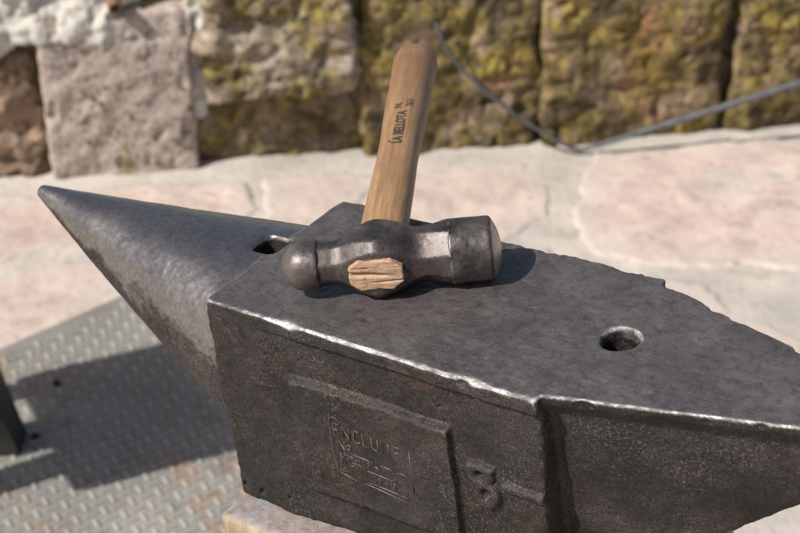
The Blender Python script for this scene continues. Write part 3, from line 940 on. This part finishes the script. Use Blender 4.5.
def addbox(c, ax, ay, hx_, hy_, z0, z1, taper, lug):
    b = len(pvs)
    for z, k in ((z0, 1), (z1, taper)):
        for sx_, sy_ in ((-1, -1), (1, -1), (1, 1), (-1, 1)):
            kx = k if k == 1 else (hx_ - (hy_ * (1 - taper))) / hx_
            p = c + ax * sx_ * hx_ * kx + ay * sy_ * hy_ * k
            pvs.append((p[0], p[1], z)); lugm.append(lug)
    pfs.extend([(b + 4, b + 5, b + 6, b + 7), (b, b + 1, b + 5, b + 4), (b + 1, b + 2, b + 6, b + 5), (b + 2, b + 3, b + 7, b + 6), (b + 3, b, b + 4, b + 7)])
    if not lug: pfs.append((b + 3, b + 2, b + 1, b))


addbox(K + pa * LA_ / 2 + pb * LB_ / 2, pa, pb, LA_ / 2, LB_ / 2, .0035, T, .9995, 0.0)
la = R(31); l1 = np.array([math.cos(la), math.sin(la)]); l2 = np.array([-l1[1], l1[0]])
pit_ = .0165
for i in range(-140, 141):
    for j in range(-140, 141):
        p = np.array([-.30, 1.9]) + (l1 * i + l2 * j) * pit_
        r = p - K; a_, b_ = r @ pa, r @ pb
        if not (.02 < a_ < LA_ - .02 and .02 < b_ < LB_ - .02): continue
        if (i + j) % 2: addbox(p, l1, l2, .0080, .0021, T - .0005, T + .0022, .5, 1.0)
        else: addbox(p, l2, l1, .0080, .0021, T - .0005, T + .0022, .5, 1.0)
pl = mesh_obj('checker_plate', pvs, pfs, M['plate'], None, False, None, dict(lug=np.array(lugm)))
tag(pl, 'grey steel checker plate with diagonal raised lugs lying on the paving', 'steel plate')


def lathe_bolt(name, x, y, parent):
    vs = []; fs = []
    prof = [(.006, 0), (.006, .002), (.004, .0025), (.004, .005), (.0025, .006), (0.0006, .0061)]
    for (r_, z_) in prof:
        for k in range(6): vs.append((x + r_ * math.cos(k * math.pi / 3), y + r_ * math.sin(k * math.pi / 3), T + z_))
    for i in range(len(prof) - 1):
        for k in range(6): fs.append((i * 6 + k, i * 6 + (k + 1) % 6, (i + 1) * 6 + (k + 1) % 6, (i + 1) * 6 + k))
    return mesh_obj(name, vs, fs, M['dark'], parent, False)


lathe_bolt('bolt', -.428, 1.832, pl); lathe_bolt('bolt', -.421, 1.945, pl)

# ------------------------------------------------------------------ small dark metal stand at the left edge
stand = thing('metal_stand', 'dark painted metal stand leg at the left edge, standing on the checker plate', 'stand', Matrix.Translation((-.60, 1.70, T)))


def prism(pts_bottom, pts_top):
    n = len(pts_bottom); vs = list(pts_bottom) + list(pts_top)
    fs = [tuple(range(n))[::-1], tuple(range(n, 2 * n))] + [(i, (i + 1) % n, n + (i + 1) % n, n + i) for i in range(n)]
    return vs, fs


def leg(fx, fy, tx, ty, zt, w=.019):
    b = [(fx + w * a, fy + w * c, 0) for a, c in ((-1, -1), (1, -1), (1, 1), (-1, 1))]
    t = [(tx + w * 1.15 * a, ty + w * 1.15 * c, zt) for a, c in ((-1, -1), (1, -1), (1, 1), (-1, 1))]
    return prism(b, t)


ZT = .35
for fx, fy, tx, ty, lw in ((.136, .118, .075, .05, .024), (-.10, .125, -.06, .09, .013), (-.10, -.10, -.06, -.085, .016)):
    vs, fs = leg(fx, fy, tx, ty, ZT, lw)
    mesh_obj('leg', vs, fs, M['dark'], stand, False)
vs, fs = rounded_box((292, 258, 26), 8, 11, (.4, 40), 111)
bq = (vs - np.array([146, 136, 0])) / 1000
ca, sa = math.cos(R(25)), math.sin(R(25))
vs = np.stack([bq[:, 0] * ca - bq[:, 1] * sa + .006, bq[:, 0] * sa + bq[:, 1] * ca + .022, bq[:, 2] + ZT - .003], 1)
mesh_obj('stand_top', vs, fs, M['dark'], stand, True)

# ------------------------------------------------------------------ stone wall
w0 = np.array([-.55, 2.509, 0]); wd = np.array([1.163, .187, 0]); wd /= np.linalg.norm(wd); wn = np.array([wd[1], -wd[0], 0])
WM = Matrix(((wd[0], -wn[0], 0, w0[0]), (wd[1], -wn[1], 0, w0[1]), (0, 0, 1, 0), (0, 0, 0, 1)))
wall = thing('stone_wall', 'old rubble stone wall with yellow lichen and white mortar behind the anvil', 'wall', WM)


def wall_stone(name, s0, s1, z0, z1, out, mat, seed, amp=7, rad=12, depth=150, cell=5.5, label=None, nsc=75, pit=1.0, edge=1.0):
    vs, fs = rounded_box((s1 - s0, depth, z1 - z0), cell, rad, (0, 50), seed)
    P = vs.copy()
    wp = vs + np.array([s0, 0, z0])
    k = sstep(-vs[:, 1], -45, -8)
    f = fbm(wp, nsc, seed, 6, .62)
    P[:, 1] += -amp * (.6 * vnoise(wp, 120, seed + 1) + .5 * fbm(wp * np.array([1, 1, 1.25]), 34, seed, 4, .6)) * k
    # broken bedding: hard little ledges
    P[:, 1] += amp * .5 * (np.abs(vnoise(wp * np.array([1, 1, 2.2]), 46, seed + 2)) - .3) * k
    pitn = np.clip(vnoise(wp, 9, seed + 5) - .48, 0, 1) * 16 + np.clip(vnoise(wp, 19, seed + 6) - .5, 0, 1) * 26
    P[:, 1] += pit * pitn * k
    P[:, 1] -= pit * .8 * vnoise(wp, 6.5, seed + 7) * k
    ex = sstep(np.abs(vs[:, 0] / (s1 - s0) - .5), .3, .5); ez = sstep(np.abs(vs[:, 2] / (z1 - z0) - .5), .3, .5)
    P[:, 0] += edge * amp * (.9 * vnoise(wp, 55, seed + 3) + .5 * vnoise(wp, 18, seed + 8)) * ex
    P[:, 2] += edge * amp * (.9 * vnoise(wp, 55, seed + 4) + .5 * vnoise(wp, 18, seed + 9)) * ez
    # chipped arrises
    P[:, 1] += k * amp * 1.3 * np.clip(vnoise(wp, 30, seed + 10) + .1, 0, 1) * np.maximum(ex, ez) ** 3
    P = P + np.array([s0, -out, z0])
    o = mesh_obj(name, P / 1000, fs, mat, wall, True)
    if label: o['label'] = label
    return o


W_ = [('stone', -330, 26, -12, 200, -14, 'st_brown', 15, 16), ('stone', 30, 252, -12, 262, 8, 'st_pink', 5, 8), ('stone', 258, 492, 112, 345, 20, 'st_mixed', 15, 16),
      ('stone', 254, 496, -12, 122, -26, 'st_dim', 12, 14), ('stone', 500, 769, -12, 315, 6, 'st_olive', 9, 12), ('stone', 776, 1056, -12, 330, 14, 'st_olive', 9, 12),
      ('stone', 1072, 1420, -12, 330, 12, 'st_olive', 9, 12), ('stone', 1432, 1760, -12, 300, 4, 'st_dim', 9, 14), ('stone', -680, -342, -12, 300, 4, 'st_mixed', 9, 14),
      ('stone', -330, -70, 318, 560, 6, 'st_pink', 9, 14), ('stone', -60, 240, 320, 560, 2, 'st_mixed', 9, 14), ('stone', 252, 560, 356, 600, 8, 'st_olive', 9, 14),
      ('stone', 572, 860, 340, 590, 4, 'st_mixed', 9, 14), ('stone', 872, 1190, 342, 590, 8, 'st_olive', 9, 14), ('stone', 1200, 1500, 342, 590, 4, 'st_dim', 9, 14), ('stone', -680, -342, 312, 560, 4, 'st_olive', 9, 14)]
for i, (nm, a_, b_, c_, d_, out, mt, amp, rad) in enumerate(W_):
    pit_k = .5 if mt == 'st_pink' else 1.0
    vis = d_ < 350 and -400 < a_ < 1300 and c_ < 300
    wall_stone(nm, a_, b_, c_, d_, out, M[mt], 200 + i * 9, amp, rad, 150, 4.5 if vis else 12, None, 75, pit_k)
wall_stone('mortar_fill', -340, 175, 208, 322, 12, M['white_mortar'], 401, 16, 22, 130, 4.5, None, 60, .7, 2.0)
wall_stone('mortar_fill', 238, 275, 70, 330, 3, M['white_mortar'], 402, 11, 10, 130, 4, None, 45, .8, 1.6)
vs, fs = rounded_box((2440, 260, 580), 40, 10, (6, 120), 403)
mesh_obj('wall_core', (vs + np.array([-680, 24, -8])) / 1000, fs, M['st_dim'], wall, True)

# short rusty pipe sticking out of the mortar
pr = [(.0105, .0), (.0105, .030), (.0085, .0315), (.0066, .030), (.0066, .01), (.0005, .0095)]
vs = []; fs = []
for (r_, z_) in pr:
    for k in range(20): vs.append((r_ * math.cos(k * math.pi / 10), r_ * math.sin(k * math.pi / 10), z_))
for i in range(len(pr) - 1):
    for k in range(20): fs.append((i * 20 + k, i * 20 + (k + 1) % 20, (i + 1) * 20 + (k + 1) % 20, (i + 1) * 20 + k))
po = mesh_obj('pipe_stub', vs, fs, M['rusty'], wall, True)
ax = Vector((.10, -1, -.28)).normalized()
po.matrix_local = Matrix.Translation((.1425, .0, .283)) @ ax.to_track_quat('Z', 'Y').to_matrix().to_4x4()

# bent steel rod: leans on the wall, bends on the paving, rises to the right
def w2w(s, z, off):
    return w0 + wd * s / 1000 + wn * off / 1000 + np.array([0, 0, z / 1000])


rp = [np.array(p) for p in ((.0527, 2.5856, .217), (.0587, 2.5846, .2017), (.0692, 2.5832, .1768), (.0963, 2.5825, .1418), (.1343, 2.5826, .1044),
                            (.1802, 2.5829, .0663), (.2266, 2.5840, .0344), (.2544, 2.586, .0179), (.2660, 2.588, .0115))]
bend = np.array([.276, 2.590, .0085])
end = np.array([.5925, 2.612, .1075]); dirr = end - bend
rp += [bend + (rp[-1] - bend) * .22, bend, bend + dirr * .008, bend + dirr * .12] + [bend + dirr * k for k in (.3, .5, .7, .9, 1.1, 1.35)]
cr = [Vector(p) for p in rp]
dense = []
for i in range(len(cr) - 1):
    p0_, p1_, p2_, p3_ = cr[max(i - 1, 0)], cr[i], cr[i + 1], cr[min(i + 2, len(cr) - 1)]
    for k in range(6):
        t = k / 6
        dense.append(.5 * ((2 * p1_) + (p2_ - p0_) * t + (2 * p0_ - 5 * p1_ + 4 * p2_ - p3_) * t * t + (3 * p1_ - p0_ - 3 * p2_ + p3_) * t ** 3))
dense.append(cr[-1])
rad_ = [(.0032 + .0024 * sstep(np.array(p.x), .20, .5)) for p in dense]
vs, fs = tube([[tuple(p) for p in dense]], [float(r_) for r_ in rad_], 12)
ro_ = mesh_obj('bent_rod', vs, fs, M['rod'], None, True)
tag(ro_, 'thin bent grey steel rod leaning on the mossy wall and resting on the paving', 'metal rod')
